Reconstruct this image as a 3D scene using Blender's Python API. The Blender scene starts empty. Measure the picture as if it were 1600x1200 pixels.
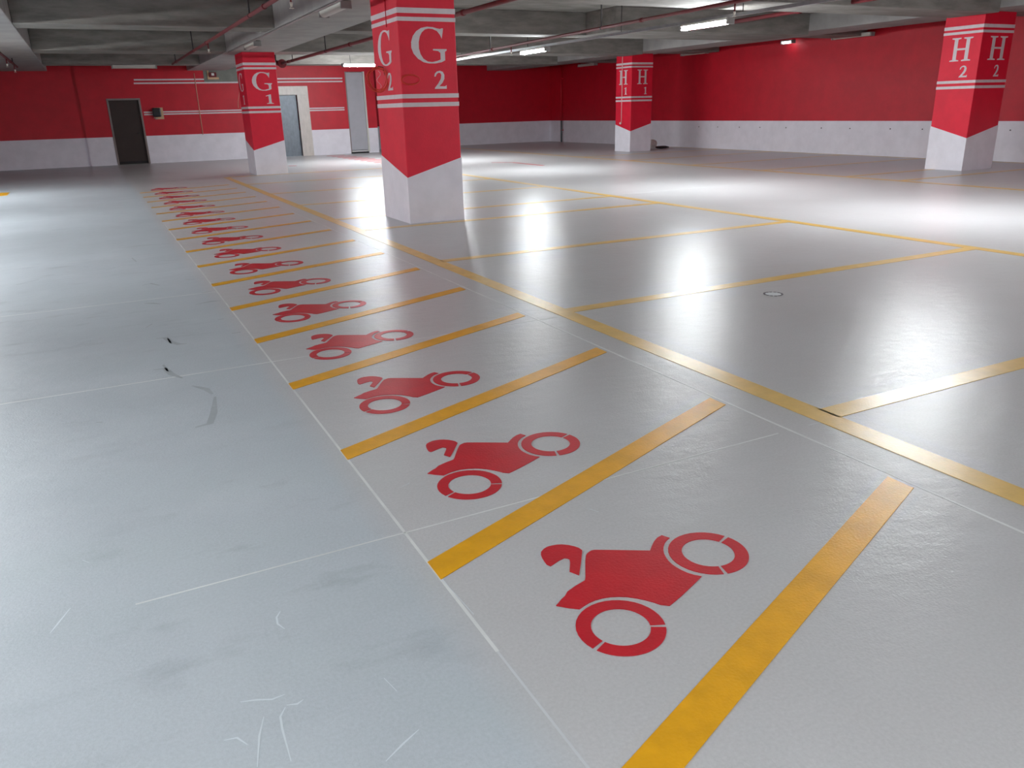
import bpy, bmesh, math, random
from mathutils import Vector, Matrix
random.seed(7)
S = bpy.context.scene
COL = S.collection

# ------------------------------------------------------------------ camera, world, exposure
F_PX, PITCH, ROLL, YAW, CAM_H = 1234.35, 0.3353, -0.0267, 0.4668, 1.5
cp, sp, cy, sy = math.cos(PITCH), math.sin(PITCH), math.cos(YAW), math.sin(YAW)
fw = Vector((sy*cp, cy*cp, -sp)); rt = Vector((cy, -sy, 0)); up = rt.cross(fw)
cr, sr = math.cos(ROLL), math.sin(ROLL)
rt2 = rt*cr + up*sr; up2 = up*cr - rt*sr
cam_d = bpy.data.cameras.new('camera'); cam = bpy.data.objects.new('camera', cam_d); COL.objects.link(cam)
m = Matrix.Identity(4)
for i in range(3):
    m[i][0], m[i][1], m[i][2] = rt2[i], up2[i], -fw[i]
m[2][3] = CAM_H
cam.matrix_world = m
cam_d.sensor_fit = 'HORIZONTAL'; cam_d.sensor_width = 36; cam_d.lens = F_PX/1600*36
cam_d.clip_start = 0.05; cam_d.clip_end = 200
S.camera = cam
S.view_settings.view_transform = 'Standard'; S.view_settings.look = 'None'
S.view_settings.gamma = 1; S.view_settings.use_curve_mapping = False
S.view_settings.exposure = 2.0
try:
    S.cycles.use_denoising = True
    S.cycles.max_bounces = 8; S.cycles.diffuse_bounces = 5; S.cycles.glossy_bounces = 3
    S.cycles.sample_clamp_indirect = 8
except Exception: pass
w = bpy.data.worlds.new('world'); S.world = w; w.use_nodes = True
w.node_tree.nodes['Background'].inputs[0].default_value = (0.02, 0.022, 0.025, 1)
LAMP = 88.0          # emission of a lit tube
TINT = (0.93, 0.98, 1.0)

# ------------------------------------------------------------------ materials
def lin(c):
    return tuple((v/255/12.92 if v/255 <= .04045 else ((v/255+.055)/1.055)**2.4) for v in c) + (1,)
def mat(name, rgb, rough=.6, metal=0, var=.0, scale=6, bump=0, bscale=40, spec=.5, stretch=(1,1,1), dark=None):
    M = bpy.data.materials.new(name); M.use_nodes = True; nt = M.node_tree; N = nt.nodes; L = nt.links
    b = N['Principled BSDF']; c = lin(rgb)
    b.inputs['Roughness'].default_value = rough; b.inputs['Metallic'].default_value = metal
    b.inputs['Specular IOR Level'].default_value = spec
    b.inputs['Base Color'].default_value = c
    tc = N.new('ShaderNodeTexCoord'); mp = N.new('ShaderNodeMapping'); mp.inputs['Scale'].default_value = stretch
    L.new(tc.outputs['Object'], mp.inputs[0])
    if var:
        n = N.new('ShaderNodeTexNoise'); n.inputs['Scale'].default_value = scale; n.inputs['Detail'].default_value = 6
        n.inputs['Roughness'].default_value = .6
        L.new(mp.outputs[0], n.inputs['Vector'])
        r = N.new('ShaderNodeValToRGB'); L.new(n.outputs['Fac'], r.inputs[0])
        d = lin(dark) if dark else tuple(v*(1-var) for v in c[:3])+(1,)
        r.color_ramp.elements[0].position = .35; r.color_ramp.elements[0].color = d
        r.color_ramp.elements[1].position = .65; r.color_ramp.elements[1].color = tuple(min(1, v*(1+var*.4)) for v in c[:3])+(1,)
        L.new(r.outputs[0], b.inputs['Base Color'])
    if bump:
        n2 = N.new('ShaderNodeTexNoise'); n2.inputs['Scale'].default_value = bscale; n2.inputs['Detail'].default_value = 3
        L.new(mp.outputs[0], n2.inputs['Vector'])
        bp = N.new('ShaderNodeBump'); bp.inputs['Strength'].default_value = bump; bp.inputs['Distance'].default_value = .01
        L.new(n2.outputs['Fac'], bp.inputs['Height']); L.new(bp.outputs[0], b.inputs['Normal'])
    return M
def emit(name, rgb, s):
    M = bpy.data.materials.new(name); M.use_nodes = True; b = M.node_tree.nodes['Principled BSDF']
    b.inputs['Base Color'].default_value = (.8, .8, .8, 1)
    b.inputs['Emission Color'].default_value = rgb + (1,); b.inputs['Emission Strength'].default_value = s
    return M

def floor_material():
    M = bpy.data.materials.new('grey_epoxy_floor'); M.use_nodes = True; nt = M.node_tree; N = nt.nodes; L = nt.links
    b = N['Principled BSDF']; tc = N.new('ShaderNodeTexCoord')
    def noise(scale, det=5, st=(1, 1, 1), rough=.55, loc=(0, 0, 0)):
        mp = N.new('ShaderNodeMapping'); mp.inputs['Scale'].default_value = st; mp.inputs['Location'].default_value = loc
        L.new(tc.outputs['Object'], mp.inputs[0])
        n = N.new('ShaderNodeTexNoise'); n.inputs['Scale'].default_value = scale; n.inputs['Detail'].default_value = det
        n.inputs['Roughness'].default_value = rough
        L.new(mp.outputs[0], n.inputs['Vector']); return n.outputs['Fac']
    def ramp(f, a, b_, ca=(0, 0, 0, 1), cb=(1, 1, 1, 1)):
        r = N.new('ShaderNodeValToRGB'); L.new(f, r.inputs[0]); r.color_ramp.elements[0].position = a
        r.color_ramp.elements[1].position = b_; r.color_ramp.elements[0].color = ca; r.color_ramp.elements[1].color = cb
        return r.outputs[0]
    def mix(f, a, b_, mode='MIX'):
        x = N.new('ShaderNodeMix'); x.data_type = 'RGBA'; x.blend_type = mode
        for s_, v in ((x.inputs[0], f), (x.inputs[6], a), (x.inputs[7], b_)):
            if hasattr(v, 'links'): L.new(v, s_)
            else: s_.default_value = v
        return x.outputs[2]
    def math_(op, a, b_):
        x = N.new('ShaderNodeMath'); x.operation = op; x.use_clamp = True
        for s_, v in ((x.inputs[0], a), (x.inputs[1], b_)):
            if hasattr(v, 'links'): L.new(v, s_)
            else: s_.default_value = v
        return x.outputs[0]
    sep = N.new('ShaderNodeSeparateXYZ'); L.new(tc.outputs['Object'], sep.inputs[0])
    # aisle side (X below the bay edge) is bluer and dustier than the coated bays
    ais = N.new('ShaderNodeMapRange'); L.new(sep.outputs[0], ais.inputs[0])
    ais.inputs[1].default_value = .68; ais.inputs[2].default_value = .84; ais.inputs[3].default_value = 1; ais.inputs[4].default_value = 0
    aisle = ais.outputs[0]
    mott = ramp(noise(.9, 3), .25, .78)
    bays = mix(mott, lin(FLOOR_BAY_A), lin(FLOOR_BAY_B))
    ai = mix(mott, lin(FLOOR_AIS_A), lin(FLOOR_AIS_B))
    c = mix(aisle, bays, ai)
    speck = ramp(noise(90, 2), .3, .75, (.94, .94, .94, 1), (1.05, 1.05, 1.05, 1))
    c = mix(1.0, c, speck, 'MULTIPLY')
    # dark tyre scuffs in the aisle
    sc = ramp(noise(2.6, 7, (.8, 1.8, 1), .62, (3, 1, 0)), .55, .70)
    zone = ramp(noise(.35, 2, (1, 1, 1), .5, (5, 2, 0)), .45, .6)
    sc = math_('MULTIPLY', math_('MULTIPLY', sc, zone), aisle)
    c = mix(math_('MULTIPLY', sc, .30), c, lin((110, 114, 118)))
    # pale dusty swirls
    ds = ramp(noise(1.7, 6, (1, 1, 1), .6, (9, 4, 0)), .50, .85)
    c = mix(math_('MULTIPLY', math_('MULTIPLY', ds, aisle), .16), c, lin((222, 226, 230)))
    L.new(c, b.inputs['Base Color'])
    add = N.new('ShaderNodeMath'); add.operation = 'MULTIPLY_ADD'; L.new(aisle, add.inputs[0]); add.inputs[1].default_value = .08
    add.inputs[2].default_value = .275; L.new(add.outputs[0], b.inputs['Roughness'])
    b.inputs['Specular IOR Level'].default_value = .18
    bp = N.new('ShaderNodeBump'); bp.inputs['Strength'].default_value = .22; bp.inputs['Distance'].default_value = .006
    L.new(noise(110, 3), bp.inputs['Height'])
    bp2 = N.new('ShaderNodeBump'); bp2.inputs['Strength'].default_value = .09; bp2.inputs['Distance'].default_value = .05
    L.new(noise(7, 4, (1, 1.5, 1)), bp2.inputs['Height']); L.new(bp.outputs[0], bp2.inputs['Normal'])
    L.new(bp2.outputs[0], b.inputs['Normal'])
    return M
FLOOR_BAY_A, FLOOR_BAY_B = (184, 183, 184), (191, 191, 193)
FLOOR_AIS_A, FLOOR_AIS_B = (174, 181, 187), (185, 192, 198)
M_floor = floor_material()
M_joint = mat('pale_joint_filler', (214, 216, 215), .5, var=.16, scale=3)
M_joint_f = mat('faint_joint_filler', (196, 199, 202), .5, var=.06, scale=3)
M_scp = mat('pale_scratch', (204, 211, 216), .5)
M_scd = mat('tyre_scuff', (160, 166, 171), .45, var=.12, scale=9)
M_yel = mat('yellow_line_paint', (226, 164, 22), .34, var=.12, scale=7, bump=.12, bscale=100, spec=.5)
M_yelf = mat('yellow_paint_with_haze', (220, 180, 94), .30, var=.12, scale=7, bump=.12, bscale=100, spec=.5)  # car bay lines: paleness of gloss and haze put into the yellow
M_redf = mat('red_stencil_paint', (192, 22, 38), .36, var=.10, scale=9, bump=.12, bscale=100)
M_redp = mat('red_pillar_paint', (224, 16, 52), .5, var=.08, scale=3, bump=.15, bscale=45)
M_redw = mat('red_wall_paint', (196, 10, 38), .5, var=.10, scale=3, bump=.15, bscale=45)
M_wht = mat('white_wall_paint', (232, 229, 238), .55, var=.06, scale=3, bump=.15, bscale=45)
M_let = mat('white_letter_paint', (214, 204, 208), .5, var=.06, scale=12)
M_conc = mat('raw_concrete_soffit', (134, 130, 125), .85, var=.28, scale=3.2, bump=.4, bscale=14, stretch=(.5, 1, 2.2))
M_concs = mat('smooth_concrete_beam', (158, 155, 153), .8, var=.14, scale=2.2, bump=.25, bscale=18)
M_patch = mat('bare_grey_plaster', (126, 128, 122), .8, var=.15, scale=4)
M_teal = mat('dark_grey_pipe', (84, 96, 100), .5)
M_pipe = mat('red_pipe_enamel', (104, 14, 24), .55, var=.08, scale=5)
M_rod = mat('black_steel_rod', (32, 30, 32), .5)
M_galv = mat('galvanised_steel', (170, 174, 178), .35, metal=.8, var=.1, scale=8)
M_body = mat('white_enamel_batten', (206, 206, 200), .4)
M_dead = mat('unlit_diffuser', (190, 188, 180), .35)
M_lit = emit('lit_tube', TINT, LAMP)
M_weak = emit('weak_lit_diffuser', TINT, 1.3)
M_end = mat('grey_plastic_cap', (150, 150, 148), .5)
M_door = mat('dark_brown_door', (50, 34, 30), .5, var=.15, scale=3)
M_dark = mat('dark_rubber', (22, 22, 24), .6)
M_frame = mat('grey_door_frame', (138, 126, 124), .5, var=.1, scale=8)
M_marble = mat('pale_travertine', (206, 198, 192), .35, var=.10, scale=4, stretch=(3, 1, 1))
M_steel = mat('brushed_blue_grey_steel', (120, 128, 138), .42, metal=.3, var=.16, scale=9, stretch=(1.2, 1, .6))
M_gdoor = mat('plain_grey_panel', (176, 176, 184), .5, var=.05, scale=3)
M_card = mat('pale_wood_board', (206, 172, 138), .7, var=.1, scale=8)
M_box = mat('black_plastic_box', (30, 34, 40), .35)
M_cable = mat('pale_cable', (206, 150, 130), .5)
M_wcable = mat('off_white_cable', (226, 190, 188), .5)
M_orange = mat('orange_cable', (214, 66, 44), .45)
M_plast = mat('white_plastic', (226, 224, 222), .5, var=.1, scale=20)
M_hole = mat('tie_hole_dark', (92, 84, 90), .8)
M_sprk = mat('bright_sprinkler_brass', (220, 216, 205), .3, metal=.6)

# ------------------------------------------------------------------ helpers
def link(name, bm, ms, parent=None, smooth=False):
    me = bpy.data.meshes.new(name); bm.normal_update(); bm.to_mesh(me); bm.free()
    for m_ in (ms if isinstance(ms, (list, tuple)) else [ms]): me.materials.append(m_)
    if smooth:
        for p in me.polygons: p.use_smooth = True
    o = bpy.data.objects.new(name, me); COL.objects.link(o)
    if parent: o.parent = parent
    return o
def box(bm, x0, x1, y0, y1, z0, z1, mi=0, bev=0):
    v = [bm.verts.new((x, y, z)) for z in (z0, z1) for y in (y0, y1) for x in (x0, x1)]
    fs = []
    for q in ((0, 2, 3, 1), (4, 5, 7, 6), (0, 1, 5, 4), (2, 6, 7, 3), (0, 4, 6, 2), (1, 3, 7, 5)):
        f = bm.faces.new([v[i] for i in q]); f.material_index = mi; fs.append(f)
    if bev:
        es = {e for f in fs for e in f.edges}
        bmesh.ops.bevel(bm, geom=list(es), offset=bev, segments=2, affect='EDGES', profile=.5)
def boxo(name, x0, x1, y0, y1, z0, z1, m_, parent=None, bev=0):
    bm = bmesh.new(); box(bm, x0, x1, y0, y1, z0, z1, 0, bev); return link(name, bm, m_, parent)
def cyl(bm, a, b, r, seg=12, r2=None, mi=0):
    a = Vector(a); b = Vector(b); d = (b-a).normalized(); r2 = r if r2 is None else r2
    u = d.orthogonal().normalized(); v = d.cross(u)
    ra = []; rb = []
    for i in range(seg):
        t = 2*math.pi*i/seg; o = u*math.cos(t)+v*math.sin(t)
        ra.append(bm.verts.new(a+o*r)); rb.append(bm.verts.new(b+o*r2))
    for i in range(seg):
        j = (i+1) % seg; f = bm.faces.new((ra[i], ra[j], rb[j], rb[i])); f.smooth = True; f.material_index = mi
    bm.faces.new(ra[::-1]).material_index = mi; bm.faces.new(rb).material_index = mi
def tube(bm, pts, r, seg=8):
    pts = [Vector(p) for p in pts]; rings = []; u = None
    for i, p in enumerate(pts):
        d = (pts[min(i+1, len(pts)-1)]-pts[max(i-1, 0)]).normalized()
        u = d.orthogonal().normalized() if u is None else (u-d*u.dot(d)).normalized()
        v = d.cross(u)
        rings.append([bm.verts.new(p+(u*math.cos(2*math.pi*k/seg)+v*math.sin(2*math.pi*k/seg))*r) for k in range(seg)])
    for A, B in zip(rings, rings[1:]):
        for k in range(seg):
            j = (k+1) % seg; bm.faces.new((A[k], A[j], B[j], B[k])).smooth = True
    bm.faces.new(rings[0][::-1]); bm.faces.new(rings[-1])
def prism(bm, pts, z0, z1, tf=None, mi=0):
    """polygon pts (2-D, CCW) extruded z0..z1; tf maps (u,v,w) to 3-D"""
    tf = tf or (lambda u, v, w_: (u, v, w_))
    A = sum(pts[i][0]*pts[(i+1) % len(pts)][1]-pts[(i+1) % len(pts)][0]*pts[i][1] for i in range(len(pts)))
    if A < 0: pts = pts[::-1]
    lo = [bm.verts.new(tf(p[0], p[1], z0)) for p in pts]; hi = [bm.verts.new(tf(p[0], p[1], z1)) for p in pts]
    f1 = bm.faces.new(hi); f0 = bm.faces.new(lo[::-1])
    for i in range(len(pts)):
        j = (i+1) % len(pts); bm.faces.new((lo[i], lo[j], hi[j], hi[i]))
    bm.normal_update(); bmesh.ops.triangulate(bm, faces=[f1, f0], ngon_method='EAR_CLIP')
def empty(name, loc=(0, 0, 0), rz=0):
    o = bpy.data.objects.new(name, None); COL.objects.link(o); o.location = loc; o.rotation_euler = (0, 0, rz)
    o.empty_display_size = .2; return o
def tag(o, label, cat, group=None, kind=None):
    o['label'] = label; o['category'] = cat
    if group: o['group'] = group
    if kind: o['kind'] = kind
    return o
def struct(o, label=None):
    o['kind'] = 'structure'
    if label: o['label'] = label
    return o
ORD = ['nearest', 'second', 'third', 'fourth', 'fifth', 'sixth', 'seventh', 'eighth', 'ninth', 'tenth', 'eleventh',
       'twelfth', 'thirteenth', 'fourteenth', 'fifteenth', 'sixteenth', 'farthest']

XL, XR, YF, YB, YB2, ZS = -9.0, 19.5, -9.0, 31.4, 34.0, 3.52
# ------------------------------------------------------------------ floor
bm = bmesh.new(); box(bm, XL-.3, XR+.3, YF-.3, YB2+.3, -.2, 0)
floor = struct(link('floor', bm, M_floor), 'glossy pale grey epoxy floor of the car park')
def joint(x0, y0, x1, y1, wd, m_=M_joint, z=.0006):
    d = Vector((x1-x0, y1-y0)).normalized()*wd/2; n = (-d.y, d.x)
    bm = bmesh.new(); prism(bm, [(x0-n[0], y0-n[1]), (x1-n[0], y1-n[1]), (x1+n[0], y1+n[1]), (x0+n[0], y0+n[1])], 0.0, z)
    link('floor_joint', bm, m_, floor)
joint(.811, 1.75, .811, 13.0, .011)
joint(.811, .3, .811, 1.75, .007, M_joint_f)
joint(2.776, 0.6, 2.776, 20.4, .013)
for y, x0, x1, wd, mm in ((2.54, -.12, 2.7, .007, M_joint), (5.04, -1.2, 3.0, .010, M_joint), (7.51, -4, 0.8, .014, M_joint),
                      (10.1, -5, .5, .012, M_joint_f), (12.0, 8.1, 13.6, .02, M_joint), (14.9, -2, .5, .014, M_joint_f),
                      (2.54, 2.9, 3.0, .007, M_joint_f), (.1, -5, 2.7, .006, M_joint_f)):
    joint(x0, y, x1, y, wd, mm)

PALE = [[(0.291,2.267),(0.273,2.239),(0.269,2.203),(0.283,2.166)],[(0.153,1.812),(0.13,1.748),(0.106,1.645)],[(0.211,1.82),(0.192,1.791),(0.187,1.742),(0.183,1.623)],[(0.107,1.9),(0.147,1.887),(0.186,1.868),(0.221,1.871)],[(0.216,1.826),(0.243,1.817),(0.261,1.826)],[(0.047,1.776),(0.078,1.769),(0.098,1.731)],[(-0.365,2.503),(-0.345,2.547),(-0.31,2.624)],[(-0.277,2.938),(-0.252,2.9)],[(0.388,1.511),(0.446,1.545),(0.498,1.571)],[(0.495,1.734),(0.481,1.801)],[(0.812,2.181),(0.825,1.948)],[(1.511,2.354),(1.53,2.313)],[(1.308,2.015),(1.385,2.029)],[(0.973,2.928),(0.923,2.908)],[(-0.201,11.285),(0.164,11.262),(0.356,11.502)],[(0.2,11.053),(0.313,10.971)]]
DARK = [[(0.193,6.071),(0.256,6.052),(0.279,5.92),(0.328,5.813),(0.377,5.801)],[(0.27,6.022),(0.28,5.881)],[(0.124,5.266),(0.191,5.255),(0.216,5.106),(0.267,4.988)],[(0.187,5.351),(0.2,5.189)],[(0.395,4.528),(0.353,4.263),(0.313,4.106),(0.239,4.09)],[(0.302,4.802),(0.368,4.696),(0.388,4.581)],[(0.194,7.368),(0.257,7.326),(0.323,7.255)],[(0.697,5.913),(0.76,5.914)],[(0.223,10.001),(0.254,9.69)],[(-0.273,9.693),(-0.223,9.659)],[(0.228,8.218),(0.304,8.271),(0.378,8.116)],[(0.492,9.617),(0.685,9.529)],[(0.623,8.271),(0.709,8.25)],[(-0.062,9.331),(0.033,9.436)],[(0.575,7.062),(0.71,7.113),(0.786,7.092)],[(0.153,6.451),(0.204,6.552)],[(-0.858,8.984),(-0.674,9.152)],[(-0.213,4.44),(-0.183,4.423)],[(0.185,15.987),(0.497,15.974)],[(0.758,9.927),(0.866,9.955)],[(0.681,7.52),(0.768,7.557)],[(0.665,6.395),(0.715,6.41)]]

def floor_mark(pts, wd, m_):
    P_ = [Vector(p) for p in pts]; lo = []; hi = []
    for i, p in enumerate(P_):
        d_ = (P_[min(i+1, len(P_)-1)]-P_[max(i-1, 0)]).normalized(); n = Vector((-d_.y, d_.x))
        k = wd/2*(.35 if i in (0, len(P_)-1) else 1); hi.append(tuple(p+n*k)); lo.append(tuple(p-n*k))
    bm = bmesh.new()
    for i in range(len(P_)-1):
        q = [lo[i], lo[i+1], hi[i+1], hi[i]]
        bm.faces.new([bm.verts.new((x, y, .0007)) for x, y in q])
    bmesh.ops.remove_doubles(bm, verts=bm.verts[:], dist=1e-5); bm.normal_update()
    link('scuff_mark', bm, m_, floor)
for p_ in PALE: floor_mark(p_, .006, M_scp)
for p_ in DARK: floor_mark(p_, .038, M_scd)

# ------------------------------------------------------------------ walls (white below, red above)
ZW = .925
def wall(name, segs, label):
    bm = bmesh.new()
    for (x0, x1, y0, y1, z0, z1) in segs:
        if z0 < ZW < z1:
            box(bm, x0, x1, y0, y1, z0, ZW, 0); box(bm, x0, x1, y0, y1, ZW, z1, 1)
        else: box(bm, x0, x1, y0, y1, z0, z1, 0 if z1 <= ZW else 1)
    return struct(link(name, bm, [M_wht, M_redw]), label)
T = .25
wb = wall('wall_back', [(XL, -.10, YB, YB+T, 0, ZS), (-.10, .0, YB+.07, YB+T, 0, ZS), (.0, .82, YB, YB+T, 0, ZS),
                        (.82, 1.83, YB, YB+T, 2.14, ZS), (1.83, 6.2, YB, YB+T, 0, ZS), (6.2, 7.2, YB, YB+T, 2.18, ZS),
                        (7.2, 9.08, YB, YB+T, 0, ZS), (9.08, 9.8, YB, YB+T, 2.98, ZS), (9.8, 10.22, YB, YB+T, 0, ZS)],
          'red and white painted back wall with the doors')
wall('wall_rear_corner', [(10.0, 10.22, YB+T, YB2, 0, ZS), (10.22, XR+T, YB2, YB2+T, 0, ZS)], 'dark red and white wall set back in the far right corner')
wr = wall('wall_right', [(XR, XR+T, YF, YB2, 0, 3.33)], 'long right wall, red above and white below')
bm = bmesh.new(); box(bm, XR-.06, XR+T, YF, YB2, 3.33, ZS); link('beam', bm, M_concs, wr)
bm = bmesh.new()
y = 9.0
while y < 24:
    cyl(bm, (XR-.004, y, .72+random.uniform(-.01, .01)), (XR+.01, y, .72), .02, 8); y += 1.18+random.uniform(-.25, .25)
h = link('tie_hole', bm, M_hole, wr); h['kind'] = 'stuff'
wall('wall_left', [(XL-T, XL, YF, YB+T, 0, ZS)], 'left wall beyond the aisle')
wall('wall_front', [(XL, XR, YF-T, YF, 0, ZS)], 'wall behind the viewpoint')
# void behind door openings closed by the doors themselves
# painted double stripes on the back wall
for z0, z1 in ((2.72, 2.77), (2.61, 2.66)):
    for x0, x1 in (((1.76, 4.02) if z0 > 2.7 else (1.74, 5.2)), (6.3, 8.98)):
        boxo('painted_stripe', x0, x1, YB-.003, YB+.01, z0, z1, M_let, wb)
for z0, z1 in ((1.675, 1.72), (1.60, 1.645)):
    for x0, x1 in ((1.9, 5.4), (7.6, 8.96)):
        boxo('painted_stripe', x0, x1, YB-.003, YB+.01, z0, z1, M_let, wb)
o = boxo('plaster_patch', 4.02, 5.6, YB-.02, YB+.01, 2.66, ZS-.05, M_patch, wb); o['label'] = 'unpainted grey plaster patch high on the wall'
# ------------------------------------------------------------------ ceiling with beams
ceil = struct(boxo('ceiling', XL-.3, XR+.3, YF-.3, YB2+.3, ZS, ZS+.25, M_conc), 'raw concrete ceiling slab with deep beams')
def beam(x0, x1, y0, y1, z0, m_=M_conc):
    return boxo('beam', x0, x1, y0, y1, z0, ZS, m_, ceil, bev=.012)
beam(-2.1, -.77, YF, YB, 3.03, M_concs)
beam(3.5, 4.78, YF, YB, 3.03, M_concs)
beam(16.3, 17.55, YF, YB2, 3.12, M_concs)
for (y0, y1) in ((-6.2, -5.4), (-.9, .1), (4.9, 5.7), (10.72, 11.78), (16.45, 17.3), (22.4, 23.5), (27.8, 28.6)):
    for x0, x1 in ((XL, -2.1), (-.77, 3.5)): beam(x0, x1, y0, y1, 3.04)
    if y0 == 16.45: beam(4.78, 10.58, 16.75, 17.35, 3.04); beam(10.58, 16.3, 15.55, 17.35, 3.04)
    else: beam(4.78, 16.3, y0, y1, 3.04)
    beam(17.55, XR-.06, y0, y1, 3.13)

# ------------------------------------------------------------------ doors and wall pieces
d = struct(empty('door_1', (1.325, YB, 0)), 'dark brown door standing in a thin grey frame on the left')
def part(parent, name, x0, x1, y0, y1, z0, z1, m_, bev=0):
    p = parent.location
    return boxo(name, x0-p.x, x1-p.x, y0-p.y, y1-p.y, z0-p.z, z1-p.z, m_, parent, bev)
part(d, 'door_leaf', .86, 1.79, YB+.06, YB+.11, .10, 2.10, M_door, .004)
part(d, 'bottom_plate', .86, 1.79, YB+.05, YB+.12, .012, .10, M_dark)
part(d, 'frame_post', .80, .86, YB-.02, YB+.16, 0, 2.16, M_frame, .006)
part(d, 'frame_post', 1.79, 1.85, YB-.02, YB+.16, 0, 2.16, M_frame, .006)
part(d, 'frame_head', .86, 1.79, YB-.02, YB+.16, 2.10, 2.16, M_frame, .006)
part(d, 'threshold', .86, 1.79, YB-.03, YB+.14, 0, .012, M_patch)
bm = bmesh.new(); cyl(bm, (.37, .06, 1.02), (.37, .0, 1.02), .016, 10); cyl(bm, (.37, .005, 1.02), (.26, .005, 1.02), .01, 8)
link('door_handle', bm, M_box, d)

d = struct(empty('door_2', (6.7, YB, 0)), 'brushed steel lift door in a pale stone surround')
part(d, 'door_leaf', 6.2, 6.7, YB+.10, YB+.14, .01, 2.18, M_steel)
part(d, 'door_leaf', 6.703, 7.2, YB+.115, YB+.155, .01, 2.18, M_steel)
part(d, 'surround_post', 5.8, 6.2, YB-.03, YB+.10, 0, 2.18, M_marble, .006)
part(d, 'surround_post', 7.2, 7.62, YB-.03, YB+.10, 0, 2.18, M_marble, .006)
part(d, 'surround_head', 5.8, 7.62, YB-.03, YB+.10, 2.18, 2.49, M_marble, .006)
part(d, 'sill', 6.2, 7.2, YB-.02, YB+.16, 0, .01, M_galv)
part(d, 'call_indicator', 6.3, 6.46, YB-.05, YB-.03, 2.28, 2.38, M_box, .004)

d = struct(empty('door_3', (9.44, YB, 0)), 'tall plain grey panel door right of the lift')
part(d, 'door_leaf', 9.12, 9.78, YB+.04, YB+.09, .12, 2.96, M_gdoor, .004)
part(d, 'bottom_rail', 9.12, 9.78, YB+.02, YB+.10, .06, .10, M_plast)
part(d, 'threshold', 9.08, 9.8, YB-.02, YB+.12, 0, .05, M_dark)
part(d, 'frame_post', 9.08, 9.12, YB-.01, YB+.12, .05, 2.98, M_frame)
part(d, 'frame_post', 9.78, 9.84, YB-.03, YB+.12, .05, 2.98, M_body)

t = tag(empty('wall_box', (2.36, YB, 1.47)), 'black box on a pale wooden board beside the dark door', 'box')
part(t, 'backing_board', 2.24, 2.52, YB-.02, YB, 1.46, 1.84, M_card, .003)
bm = bmesh.new(); box(bm, -.19, .08, -.15, -.02, .07, .36, 0, .035); link('case', bm, M_box, t)
part(t, 'cover_flap', 2.20, 2.40, YB-.165, YB-.15, 1.70, 1.80, M_rod, .004)
bm = bmesh.new(); tube(bm, [(-.14, -.12, .08), (-.17, -.12, .03), (-.12, -.12, .0), (-.05, -.12, .03)], .012); link('cord', bm, M_galv, t)

t = tag(empty('sign_board', (4.25, YB-.02, 2.72)), 'small dark box on a pale L shaped board, on the grey plaster patch', 'sign')
part(t, 'upright_board', 4.14, 4.2, YB-.06, YB-.02, 2.74, 3.08, M_card, .003)
part(t, 'lower_board', 4.2, 4.52, YB-.06, YB-.02, 2.74, 2.81, M_card, .003)
part(t, 'dark_box', 4.2, 4.44, YB-.14, YB-.02, 2.81, 2.97, M_pipe, .01)
part(t, 'white_lens', 4.27, 4.36, YB-.17, YB-.14, 2.86, 2.94, M_plast, .01)

bm = bmesh.new(); tube(bm, [(3.717, YB-.012, z) for z in (.90, 1.4, 1.9, 2.4, 2.95)], .014)
tag(link('wall_cable', bm, M_cable), 'thin pale cable running straight down the red back wall left of pillar G1', 'cable')
bm = bmesh.new(); tube(bm, [(5.18-.02*k+.02*math.sin(k), YB-.012, 2.55-.13*k) for k in range(7)], .008)
tag(link('wall_cable', bm, M_cable), 'short slack pale cable on the back wall just left of pillar G1', 'cable')
bm = bmesh.new(); cyl(bm, (XR-.12, 32.75, 0), (XR-.12, 32.75, ZW), .04, 12); cyl(bm, (XR-.12, 32.75, ZW), (XR-.12, 32.75, 3.3), .03, 12, mi=1)
for z in (.5, 1.6, 2.7): box(bm, XR-.16, XR-.005, 32.73, 32.77, z, z+.03, 1)
tag(link('drain_pipe', bm, [M_teal, M_redw]), 'thin drain pipe in the dark far corner, red above and dark grey below', 'pipe')

# ------------------------------------------------------------------ pillars
G_ = [(1133,370),(1115,475),(1095,425),(1060,378),(1010,355),(960,350),(915,362),(875,400),(850,450),(834,520),(832,600),(848,670),(880,728),(930,763),(985,770),(1045,756),(1090,738),(1090,655),(1065,630),(1002,622),(1002,605),(1168,605),(1168,622),(1146,640),(1144,748),(1100,772),(1020,788),(950,788),(880,772),(815,728),(765,665),(742,590),(744,520),(768,445),(812,385),(870,345),(940,328),(1010,332),(1070,348),(1098,352),(1118,345),(1136,345)]
G_ = [((x-742)/426, (790-y)/462) for x, y in G_]
def H_():
    s = .17; t = .045; l0, l1 = .13, .13+s; r0, r1 = .87-s, .87
    return [(0,0),(.43,0),(.43,t),(l1,t*1.6),(l1,.47),(r0,.47),(r0,t*1.6),(.57,t),(.57,0),(1,0),(1,t),(r1,t*1.6),(r1,1-t*1.6),(1,1-t),(1,1),(.57,1),(.57,1-t),(r0,1-t*1.6),(r0,.55),(l1,.55),(l1,1-t*1.6),(.43,1-t),(.43,1),(0,1),(0,1-t),(l0,1-t*1.6),(l0,t*1.6),(0,t)]
TWO = [(1045,950),(1055,912),(1080,885),(1115,877),(1148,890),(1166,930),(1163,980),(1140,1030),(1100,1075),(1170,1078),(1187,1062),(1187,1110),(1045,1110),(1048,1095),(1090,1040),(1122,980),(1130,930),(1118,905),(1095,902),(1074,920),(1062,950)]
TWO = [((x-1045)/142, (1110-y)/233) for x, y in TWO]
ONE = [(.05,0),(1,0),(1,.05),(.72,.10),(.72,1),(.58,1),(0,.86),(0,.80),(.36,.84),(.36,.10),(.05,.05)]
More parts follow.
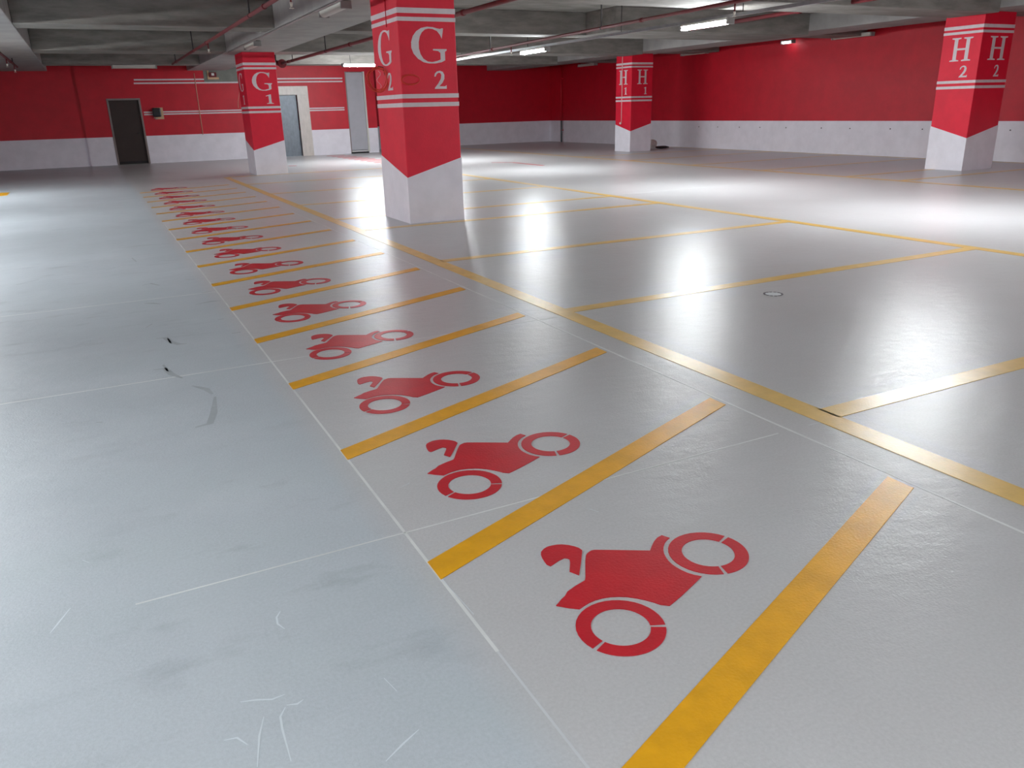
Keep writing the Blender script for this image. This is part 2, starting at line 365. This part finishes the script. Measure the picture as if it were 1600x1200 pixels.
def pillar(name, x0, x1, y0, y1, ztop, dz, letter, digit, marks, vz, label):
    cx, cy_ = (x0+x1)/2, (y0+y1)/2
    P = tag(empty('pillar', (cx, cy_, 0)), label, 'pillar', 'red and white painted pillars')
    hx, hy = (x1-x0)/2, (y1-y0)/2
    bm = bmesh.new(); box(bm, -hx, hx, -hy, hy, 0, ztop, 0, .012); link('red_shaft', bm, M_redp, P)
    e = .004; bm = bmesh.new()
    c = [(-hx-e, -hy-e, vz[0]), (hx+e, -hy-e, vz[1]), (hx+e, hy+e, vz[0]), (-hx-e, hy+e, vz[2])]
    lo = [bm.verts.new((p[0], p[1], .0)) for p in c]; hi = [bm.verts.new(p) for p in c]
    ci = [(-hx, -hy, vz[0]), (hx, -hy, vz[1]), (hx, hy, vz[0]), (-hx, hy, vz[2])]
    ii = [bm.verts.new(p) for p in ci]
    for i in range(4):
        j = (i+1) % 4; bm.faces.new((lo[i], lo[j], hi[j], hi[i])); bm.faces.new((hi[i], hi[j], ii[j], ii[i]))
    link('white_base', bm, M_wht, P)
    for z0, z1 in ((2.715, 2.78), (2.62, 2.67), (1.665, 1.72), (1.555, 1.61)):
        bm = bmesh.new()
        zz0, zz1 = z0+dz, z1+dz
        box(bm, -hx-e, hx+e, -hy-e, -hy+.001, zz0, zz1); box(bm, -hx-e, -hx+.001, -hy+.001, hy, zz0, zz1)
        link('painted_stripe', bm, M_let, P)
    pts = {'G': G_, 'H': H_()}[letter]; dg = {1: ONE, 2: TWO}[digit]
    # front face (toward -Y): u -> +X ; left face (toward -X): u -> -Y
    def put(nm, shape, u0, u1, z0, z1, face):
        bm = bmesh.new()
        if face == 'front': tf = lambda u, v, w_: (u-cx, y0-cy_-w_, v)
        else: tf = lambda u, v, w_: (x0-cx-w_, (u)-cy_, v)
        P2 = [(u0+(u1-u0)*a, z0+(z1-z0)*b) for a, b in shape]
        prism(bm, P2, -.001, .004, tf); bmesh.ops.recalc_face_normals(bm, faces=bm.faces[:])
        link(nm, bm, M_let, P)
    for face, (a, b, c_, d_) in marks.items():
        put('letter', pts, a, b, 2.10+dz, 2.555+dz, face); put('numeral', dg, c_, d_, 1.78+dz, 2.01+dz, face)
    return P
pillar('G2', 3.86, 4.68, 10.70, 11.78, 3.03, 0, 'G', 2, {'front': (4.03, 4.535, 4.335, 4.51), 'left': (11.56, 11.0, 11.25, 11.05)}, (.63, .865, .90), 'red pillar marked G2 standing close in the middle of the bays')
pillar('G1', 3.86, 4.68, 22.40, 23.48, 3.03, 0, 'G', 1, {'front': (4.03, 4.53, 4.335, 4.52), 'left': (23.3, 22.75, 23.0, 22.8)}, (.63, .86, .88), 'red pillar marked G1 in front of the lift door')
pillar('H1', 16.5, 17.36, 23.28, 24.18, 3.12, .07, 'H', 1, {'front': (16.74, 17.16, 17.02, 17.14), 'left': (24.0, 23.5, 23.68, 23.52)}, (.67, .905, .885), 'red pillar marked H1 far off near the dark right corner')
pillar('H2', 16.5, 17.5, 11.13, 12.0, 3.12, .1, 'H', 2, {'front': (16.77, 17.33, 17.04, 17.21), 'left': (11.78, 11.32, 11.52, 11.34)}, (.67, .905, .905), 'red pillar marked H2 at the right near the long wall')

# ------------------------------------------------------------------ painted floor lines
def line(x0, y0, x1, y1, wd, label, group, m_=M_yel, z=.0022, ext=0):
    d = Vector((x1-x0, y1-y0)); L_ = d.length; c = ((x0+x1)/2, (y0+y1)/2)
    bm = bmesh.new(); n = max(2, int(L_/.6)); h = wd/2
    top = []; bot = []
    for i in range(n+1):
        u = -L_/2+L_*i/n; j = random.uniform(-.0025, .0025)
        top.append((u, h+j)); bot.append((u, -h+j))
    prism(bm, bot+top[::-1], .0, z)
    o = link('painted_line', bm, m_); o.location = (c[0], c[1], .0004); o.rotation_euler = (0, 0, math.atan2(d.y, d.x))
    return tag(o, label, 'floor line', group)
Y0, DY = 1.1276, 1.1159
gm = 'yellow lines between the motorcycle bays'
for k in range(17):
    lab = ['nearest yellow motorcycle bay line, cut by the bottom edge of the picture' if k == 0 else
           '%s slanting yellow motorcycle bay line counting from the camera' % ORD[k]][0]
    m_ = M_yel
    a = math.atan2(.7775, 1.937)
    xa, ya, xb, yb = .809, Y0+DY*k, 2.746, Y0+.7775+DY*k
    w_ = .124   # cut parallel to the bay edge
    bm = bmesh.new(); n = 4; lo = []; hi = []
    for i in range(n+1):
        t_ = i/n; x = xa+(xb-xa)*t_; y = ya+(yb-ya)*t_; j = random.uniform(-.002, .002)
        lo.append((x-xa, y-ya-w_/2+j)); hi.append((x-xa, y-ya+w_/2+j))
    prism(bm, lo+hi[::-1], 0, .0022); o = link('painted_line', bm, m_); o.location = (xa, ya, .0004)
    tag(o, lab, 'floor line', gm)
line(3.045, -2, 3.045, 22.2, .14, 'long yellow line running from the lower right corner to pillar G1', 'long yellow lines', M_yelf)
line(8.06, -2, 8.06, 22.3, .14, 'long yellow line along the right end of the middle car bays', 'long yellow lines', M_yelf)
line(13.76, -1, 13.76, 33.2, .14, 'long yellow line along the far aisle, before pillars H1 and H2', 'long yellow lines', M_yelf)
line(19.30, 0, 19.30, 26, .10, 'long yellow line at the foot of the right wall', 'long yellow lines', M_yelf)
ys = [2.60, 5.16, 7.73, 10.51, 11.86, 14.22, 16.74, 19.5, 22.25]
names = ['nearest', 'second', 'third', 'fourth, passing in front of pillar G2,', 'fifth, starting behind pillar G2,', 'sixth', 'seventh', 'eighth', 'farthest, reaching pillar G1,']
for y, nm in zip(ys, names):
    x1 = 8.0
    line(3.10, y, x1, y, .13, '%s yellow cross line of the middle car bays' % nm.replace(' pillar G1,', ' pillar G1,'), 'yellow cross lines of the middle car bays', M_yelf)
for y, nm in zip(ys[2:], ['nearest', 'second', 'third', 'fourth', 'fifth', 'sixth', 'farthest']):
    y_ = {11.86: 11.8, 22.25: 22.0}.get(y, y)
    if y_ == 11.8: line(13.82, y_, 16.49, y_, .13, 'short yellow cross line ending at the left face of pillar H2', 'yellow cross lines by the right wall', M_yelf)
    else: line(13.82, y_, 19.24, y_, .13, '%s full yellow cross line of the bays by the right wall' % nm, 'yellow cross lines by the right wall', M_yelf)
line(-4.6, 21.0, -1.75, 21.0, .9, 'broad yellow line end at the left edge of the aisle', 'broad yellow aisle marking', M_yel)

# motorcycle symbols (stencil pieces)
TAIL = [(0.37,1.02),(0.38,1.037),(0.399,1.05),(0.418,1.056),(0.436,1.055),(0.455,1.051),(0.472,1.043),(0.49,1.027),(0.503,1.01),(0.511,0.994),(0.513,0.973),(0.466,0.906),(0.419,0.843),(0.403,0.878),(0.434,0.925),(0.443,0.945),(0.438,0.955),(0.431,0.961),(0.408,0.956),(0.363,0.939),(0.357,0.956),(0.36,0.98),(0.364,1.0)]
BODY = [(0.506,0.937),(0.516,0.946),(0.526,0.951),(0.54,0.956),(0.553,0.954),(0.643,0.9),(0.721,0.852),(0.744,0.873),(0.77,0.895),(0.796,0.911),(0.823,0.918),(0.836,0.888),(0.816,0.879),(0.8,0.869),(0.78,0.851),(0.765,0.833),(0.752,0.812),(0.743,0.79),(0.736,0.766),(0.733,0.743),(0.734,0.72),(0.738,0.697),(0.745,0.675),(0.757,0.654),(0.773,0.635),(0.714,0.609),(0.645,0.58),(0.577,0.555),(0.5545,0.574),(0.544,0.594),(0.528,0.617),(0.511,0.638),(0.49,0.658),(0.466,0.674),(0.44,0.686),(0.414,0.693),(0.39,0.695),(0.365,0.693),(0.342,0.687),(0.319,0.679),(0.291,0.702),(0.264,0.731),(0.297,0.753),(0.315,0.762),(0.335,0.78),(0.375,0.795),(0.42,0.807),(0.432,0.822),(0.45,0.852),(0.468,0.881),(0.487,0.91)]
def arc(cx, cy_, r0, r1, a0, a1, n=22):
    return [(cx+r1*math.cos(a0+(a1-a0)*i/n), cy_+r1*math.sin(a0+(a1-a0)*i/n)) for i in range(n+1)] + \
           [(cx+r0*math.cos(a1+(a0-a1)*i/n), cy_+r0*math.sin(a1+(a0-a1)*i/n)) for i in range(n+1)]
def ang(cx, cy_, p): return math.atan2(p[1]-cy_, p[0]-cx)
W1 = (.891, .742); W2 = (.381, .542); g = .052
a1 = ang(*W1, (.999, .785)); a2 = ang(*W1, (.860, .630)) % (2*math.pi)
b1 = ang(*W2, (.482, .490)) % (2*math.pi); b2 = ang(*W2, (.275, .499)) % (2*math.pi)
TAU = 2*math.pi
def moto():
    P = empty('motorcycle_symbol')
    def pc(nm, pts):
        bm = bmesh.new(); prism(bm, [(x-.6, y-.72) for x, y in pts], 0, .0022); return link(nm, bm, M_redf, P)
    pc('bike_body', BODY); pc('seat_tail', TAIL)
    pc('wheel_arc', arc(*W1, .0915, .139, a1+g, a2-g)); pc('wheel_arc', arc(*W1, .0915, .139, a2+g-TAU, a1-g))
    pc('wheel_arc', arc(*W2, .091, .137, b2+g-TAU, (b2-TAU)+((b1-b2) % TAU)-g)); pc('wheel_arc', arc(*W2, .091, .137, b1+g-TAU*1, b1-TAU+((b2-b1) % TAU)-g))
    return P
def copy_tree(o, parent=None):
    c = o.copy(); COL.objects.link(c); c.parent = parent
    for ch in list(o.children): copy_tree(ch, c)
    return c
m0 = moto()
for k in range(17):
    o = m0 if k == 0 else copy_tree(m0)
    o.location = (.809+.6, Y0+.72+DY*k, .0005)
    tag(o, '%s red stencilled motorcycle symbol counting from the camera' % ORD[k], 'floor symbol', 'red motorcycle symbols in the bays')

# red hatching and small red marks
P = tag(empty('hatched_zone', (8.3, 27.4, 0)), 'narrow zone of red diagonal floor stripes before the grey door', 'floor marking')
for k in range(10):
    y = 24.2+.68*k; x0 = 7.95-.01*k; x1 = 8.75-.02*k
    bm = bmesh.new(); prism(bm, [(x0-8.3, y-27.4), (x1-8.3, y+.15-27.4), (x1-8.3, y+.38-27.4), (x0-8.3, y+.23-27.4)], .0004, .003)
    link('red_stripe', bm, M_redf, P)
bm = bmesh.new()
prism(bm, [(10.97, 19.6), (11.06, 19.6), (11.09, 21.5), (10.62, 22.0), (10.56, 21.94), (11.0, 21.45)], .0004, .003)
tag(link('floor_mark', bm, M_redf), 'thin bent red floor mark in the bright far aisle', 'floor marking')
bm = bmesh.new(); prism(bm, [(5.4, 25.6), (5.62, 25.5), (5.62, 25.68), (5.4, 25.78)], .0004, .003)
tag(link('floor_mark', bm, M_redf), 'tiny red dash on the floor right of pillar G1', 'floor marking')

# drain cover
P = tag(empty('floor_drain', (4.817, 4.724, 0)), 'small round drain cover in the floor of the right car bay', 'drain')
for k in range(14):
    a = TAU*k/14; bm = bmesh.new(); prism(bm, arc(0, 0, .064, .080, a, a+TAU/14*.72, 4), .0004, .0022); link('slot', bm, M_hole, P)
bm = bmesh.new(); prism(bm, [(.060*math.cos(TAU*i/32), .060*math.sin(TAU*i/32)) for i in range(32)], .0004, .0016)
link('cover_plate', bm, M_joint_f, P)

# ------------------------------------------------------------------ pipes
def pipe(x0, y0, z0, x1, y1, z1, r, label, hangers, heads, m_=M_pipe, grp='red sprinkler pipes', couple=6.0):
    P = tag(empty('sprinkler_pipe', (x0, y0, z0)), label, 'pipe', grp)
    A = Vector((x0, y0, z0)); B = Vector((x1, y1, z1)); O = A.copy()
    bm = bmesh.new(); cyl(bm, A-O, B-O, r, 14); link('pipe_run', bm, m_, P)
    L_ = (B-A).length; s = 3.0
    while s < L_:
        p = A.lerp(B, s/L_)-O; d = (B-A).normalized()*.05
        bm = bmesh.new(); cyl(bm, p-d, p+d, r*1.28, 14); link('coupling', bm, m_, P); s += couple
    for y in hangers:
        p = A.lerp(B, (y-y0)/(y1-y0)); top = ZS
        bm = bmesh.new(); cyl(bm, p-O+Vector((0, 0, r)), Vector((p.x, p.y, top))-O, .013, 8)
        cyl(bm, p-O-Vector((0, .015, 0)), p-O+Vector((0, .015, 0)), r*1.16, 14)
        link('hanger_rod', bm, M_rod, P)
    for y in heads:
        p = A.lerp(B, (y-y0)/(y1-y0))-O
        bm = bmesh.new(); cyl(bm, p-Vector((0, 0, r*.8)), p-Vector((0, 0, r+.10)), .012, 8); hd = link('sprinkler_drop', bm, m_, P)
        bm = bmesh.new(); cyl(bm, p-Vector((0, 0, r+.10)), p-Vector((0, 0, r+.15)), .022, 10, .012)
        cyl(bm, p-Vector((0, 0, r+.165)), p-Vector((0, 0, r+.17)), .03, 12)
        cyl(bm, p-Vector((.012, 0, r+.15)), p-Vector((.012, 0, r+.166)), .003, 6)
        link('sprinkler_head', bm, M_sprk, hd)
    return P
pipe(2.46, -8.9, 2.9, 2.46, 25.2, 2.9, .028, 'red sprinkler pipe under the left bay ceiling', [8.5, 13.2, 20.3, 24.3], [10.5, 17.9])
pipe(-1.34, -8.9, 2.9, -1.34, 26.5, 2.9, .028, 'red sprinkler pipe at the top left corner', [15, 21, 25], [22.8, 25.3])
pipe(5.475, -8.9, 2.9, 5.40, 24.9, 2.9, .036, 'red sprinkler pipe passing behind pillar G2 to pillar G1', [9.4, 14.9, 20.1, 23.6], [16.4])
pipe(8.415, -8.9, 3.01, 8.92, 23.5, 2.79, .028, 'thin red sprinkler pipe between pillar G2 and the lamp row', [4.5, 13.35, 18.2], [9.75, 17.1])
pipe(10.64, -8.9, 3.1, 12.6, 15.56, 3.1, .04, 'thick red pipe right of the lamp row', [6, 9.9, 14], [])
# valve at the end of the middle pipe, near pillar G1
P = tag(empty('pipe_valve', (5.2, 25.12, 2.9)), 'red pipe elbow and round flange just right of the top of pillar G1', 'valve')
bm = bmesh.new(); tube(bm, [(.2, -.15, 0), (.2, 0, 0), (.15, .1, .02), (.02, .12, .06), (-.1, .1, .12)], .07, 12); link('elbow', bm, M_pipe, P)
bm = bmesh.new(); cyl(bm, (.2, -.2, 0), (.2, -.14, 0), .12, 18); link('flange', bm, M_pipe, P)
bm = bmesh.new(); cyl(bm, (-.1, .06, .12), (-.16, .02, .14), .14, 18); link('white_cap', bm, M_plast, P)
boxo('junction_box', -.02, .22, -.05, .08, .26, .42, M_steel, P, .01)
boxo('bracket', .04, .08, 0, .04, .05, .62, M_rod, P)

# ------------------------------------------------------------------ lamps
def lamp(x, y, z, along, lit, label, grp, top=None, L_=1.22):
    P = tag(empty('tube_lamp', (x, y, z), 0 if along == 'x' else math.pi/2), label, 'lamp', grp)
    bm = bmesh.new(); box(bm, -L_/2, L_/2, -.075, .075, .0205, .06, 0, .006); link('lamp_body', bm, M_body, P)
    for s in (-1, 1):
        bm = bmesh.new(); box(bm, s*L_/2-.02, s*L_/2+.02, -.08, .08, -.045, .06, 0, .006); link('end_cap', bm, M_end, P)
    bm = bmesh.new(); n = 10; ra = []
    for e_ in (-L_/2+.02, L_/2-.02):
        ra.append([bm.verts.new((e_, .072*math.cos(math.pi*i/n), .02-.062*math.sin(math.pi*i/n))) for i in range(n+1)])
    for i in range(n): bm.faces.new((ra[0][i], ra[0][i+1], ra[1][i+1], ra[1][i]))
    bm.faces.new(ra[0]); bm.faces.new(ra[1]); bm.faces.new((ra[0][0], ra[1][0], ra[1][n], ra[0][n]))
    bmesh.ops.recalc_face_normals(bm, faces=bm.faces[:])
    link('diffuser', bm, {True: M_lit, False: M_dead}.get(lit, lit), P)
    if top:
        for s in (-.4, .4):
            bm = bmesh.new(); cyl(bm, (s, 0, .06), (s, 0, top-z), .006, 6); link('suspension_rod', bm, M_rod, P)
    return P
gl, gu = 'lit tube lamps on the middle trunking', 'unlit tube lamps'
ordl = {23.7: 'small lit tube lamp right of pillar G2, farthest of the lamp row', 18.15: 'lit tube lamp of the middle row, second visible right of pillar G2',
        11.9: 'large lit tube lamp near the top middle right', 6.9: 'lit tube lamp above the right edge of the picture', 1.2: 'lit tube lamp to the right of the viewpoint',
        -4.5: 'lit tube lamp behind the viewpoint on the right'}
for y, lb in ordl.items(): lamp(10.0, y, 2.8, 'y', True, lb, gl)
# trunking over the lamp row
P = tag(empty('cable_trunking', (10.0, -6, 2.862)), 'galvanised trunking carrying the row of lit lamps', 'trunking')
boxo('channel', -.03, .03, 0, 33, 0, .05, M_galv, P)
for y in (1.5, 5, 9, 13, 17, 20.5, 24.5, 28.5, 31.5):
    bm = bmesh.new(); cyl(bm, (0, y, .05), (0, y, ZS-2.86), .008, 6); link('suspension_rod', bm, M_rod, P)
lamp(8.08, 25.8, 2.9, 'x', True, 'wide lit tube lamp just left of pillar G2, crosswise before the lift wall', 'crosswise tube lamps', ZS, 1.3)
lamp(1.65, 28.1, 2.975, 'x', False, 'unlit tube lamp crosswise above the dark door', 'crosswise tube lamps')
for y, lb in ((19.6, 'lit tube lamp over the left aisle, farthest from the viewpoint'), (14.6, 'lit tube lamp over the left aisle, level with pillar G2'), (9.6, 'lit tube lamp over the left aisle beside the bays'),
              (2.8, 'lit tube lamp over the left aisle nearest the viewpoint')):
    lamp(-3.2, y, 2.8, 'y', True, lb, 'lit tube lamps over the left aisle', ZS)
for y, lb in ((-2.2, 'added unseen fill lamp over the bays behind the viewpoint'),):
    lamp(.6, y, 2.8, 'y', True, lb, 'added fill lamps behind the viewpoint', ZS)  # fill light added out of view to brighten the foreground floor
lamp(3.62, 12.75, 2.955, 'y', False, 'unlit tube lamp under the beam, upper left of pillar G2', gu)
lamp(3.62, 19.55, 2.955, 'y', False, 'unlit tube lamp under the beam before pillar G1', gu)
bm = bmesh.new(); tube(bm, [(3.53, y, 3.012) for y in (-2, 4, 8, 12, 16, 20, 22.3)], .016)
tag(link('beam_conduit', bm, M_frame), 'thin conduit along the underside edge of the beam over pillars G1 and G2', 'conduit')
for y, lb in ((16.8, 'unlit tube lamp on the right wall, nearest to pillar H2'), (23.5, 'unlit tube lamp on the right wall right of pillar H1'),
              (30.4, 'unlit tube lamp on the right wall in the far corner')):
    lamp(19.28, y, 3.15, 'y', False, lb, 'unlit lamps on the right wall', None, 1.3)
    bm = bmesh.new()
    for s in (-.4, .4): box(bm, 19.2, XR, y+s-.02, y+s+.02, 3.2105, 3.225)
    tag(link('lamp_bracket', bm, M_galv), 'pair of brackets holding the ' + lb, 'bracket', 'lamp brackets on the right wall')
bm = bmesh.new(); tube(bm, [(19.34, y, 3.30) for y in (2, 10, 18, 26, 33.5)], .022)
for y in range(4, 33, 3): box(bm, 19.33, XR-.05, y-.02, y+.02, 3.29, 3.31)
tag(link('wall_conduit', bm, M_galv), 'long pale conduit along the top of the right wall', 'conduit')
lamp(19.26, 19.15, 3.18, 'y', M_weak, 'very small lit lamp high on the right wall', 'unlit lamps on the right wall', None, .42)

# ------------------------------------------------------------------ things on the pillars
P = tag(empty('cable_coil', (3.74, 11.32, 1.93)), 'coil of orange cable hung on the left face of pillar G2', 'cable')
nrm = Vector((-.55, -.83, 0)).normalized(); u = Vector((-nrm.y, nrm.x, 0)); v = Vector((0, 0, 1))
bm = bmesh.new(); pts = []
for i in range(0, 5*24):
    t_ = TAU*i/24; k = i/24; r = .145+.012*math.sin(k*2.3)+.004*math.sin(t_*3)
    c = Vector((.01*math.sin(k*1.7), 0, .014*math.cos(k*2.9)))
    pts.append(c+u*(r*math.cos(t_))*(1-.12*math.sin(k))+v*(r*1.02*math.sin(t_))+nrm*(.012*math.sin(k*2.1)))
tube(bm, pts, .0055, 6); link('loops', bm, M_orange, P)
bm = bmesh.new(); tube(bm, [(.13, .05, .03), (.10, .04, .16), (.02, .0, .17)], .006, 6); link('hook', bm, M_rod, P)
bm = bmesh.new(); tube(bm, [Vector((.0, -.02, .11))+Vector((.03*math.sin(k*1.1), -.03, -.028*k)) for k in range(9)], .004, 6); link('binding_strap', bm, M_wcable, P)
bm = bmesh.new(); pts = []
for i in range(40):
    t_ = TAU*i/20; pts.append((3.99+.13*math.cos(t_)+.01*math.sin(t_*.5), 10.685, 1.90+(.055+.012*(i > 20))*math.sin(t_)))
tube(bm, pts, .0045, 6)
tag(link('loose_cable', bm, M_orange), 'thin loose orange loops against the front face of pillar G2', 'cable')
bm = bmesh.new(); tube(bm, [(3.852, 11.12, z) for z in (2.58, 2.7, 2.85, 3.03)], .007)
tag(link('pillar_conduit', bm, M_redw), 'thin red painted conduit at the top of the left face of pillar G2', 'conduit')
bm = bmesh.new(); tube(bm, [(16.485, 23.8+.004*math.sin(k), 3.12-.22*k) for k in range(10)]+[(16.485, 23.8, .96)], .013)
o = tag(link('hanging_cable', bm, M_wcable), 'pale cable with a round end hanging on the left face of pillar H1', 'cable')
bm = bmesh.new(); bmesh.ops.create_uvsphere(bm, u_segments=12, v_segments=8, radius=.045)
e = link('round_end', bm, M_wcable, o, True); e.location = (16.455, 23.8, .93)

# litter by pillar H1
def blob(name, loc, r, sc, m_, label, cat, seed):
    random.seed(seed); bm = bmesh.new(); bmesh.ops.create_icosphere(bm, subdivisions=3, radius=r)
    for v_ in bm.verts:
        n = v_.co.normalized(); k = 1+.16*math.sin(n.x*9+seed)*math.cos(n.y*11)+random.uniform(-.05, .05)
        v_.co = Vector((v_.co.x*sc[0], v_.co.y*sc[1], v_.co.z*sc[2]))*k
    mz = min(v_.co.z for v_ in bm.verts)
    for v_ in bm.verts: v_.co.z -= mz
    o = link(name, bm, m_); o.location = loc; return tag(o, label, cat)
blob('crumpled_bag', (18.15, 24.25, 0), .17, (1.1, 1, .9), M_plast, 'small crumpled white bag on the floor right of pillar H1', 'bag', 3)
blob('crumpled_paper', (17.66, 23.9, 0), .13, (1, 1, .8), M_joint_f, 'grey crumpled scrap against the foot of pillar H1', 'scrap', 5)
blob('dark_cloth', (18.42, 24.0, 0), .2, (1.3, .9, .22), M_dark, 'flat dark cloth lying beside the white bag near pillar H1', 'cloth', 8)
boxo('leaning_board', 0, .02, 0, .18, 0, .32, M_frame).location = (17.39, 23.45, 0)
tag(bpy.data.objects['leaning_board'], 'thin grey board leaning on the right side of pillar H1', 'board')
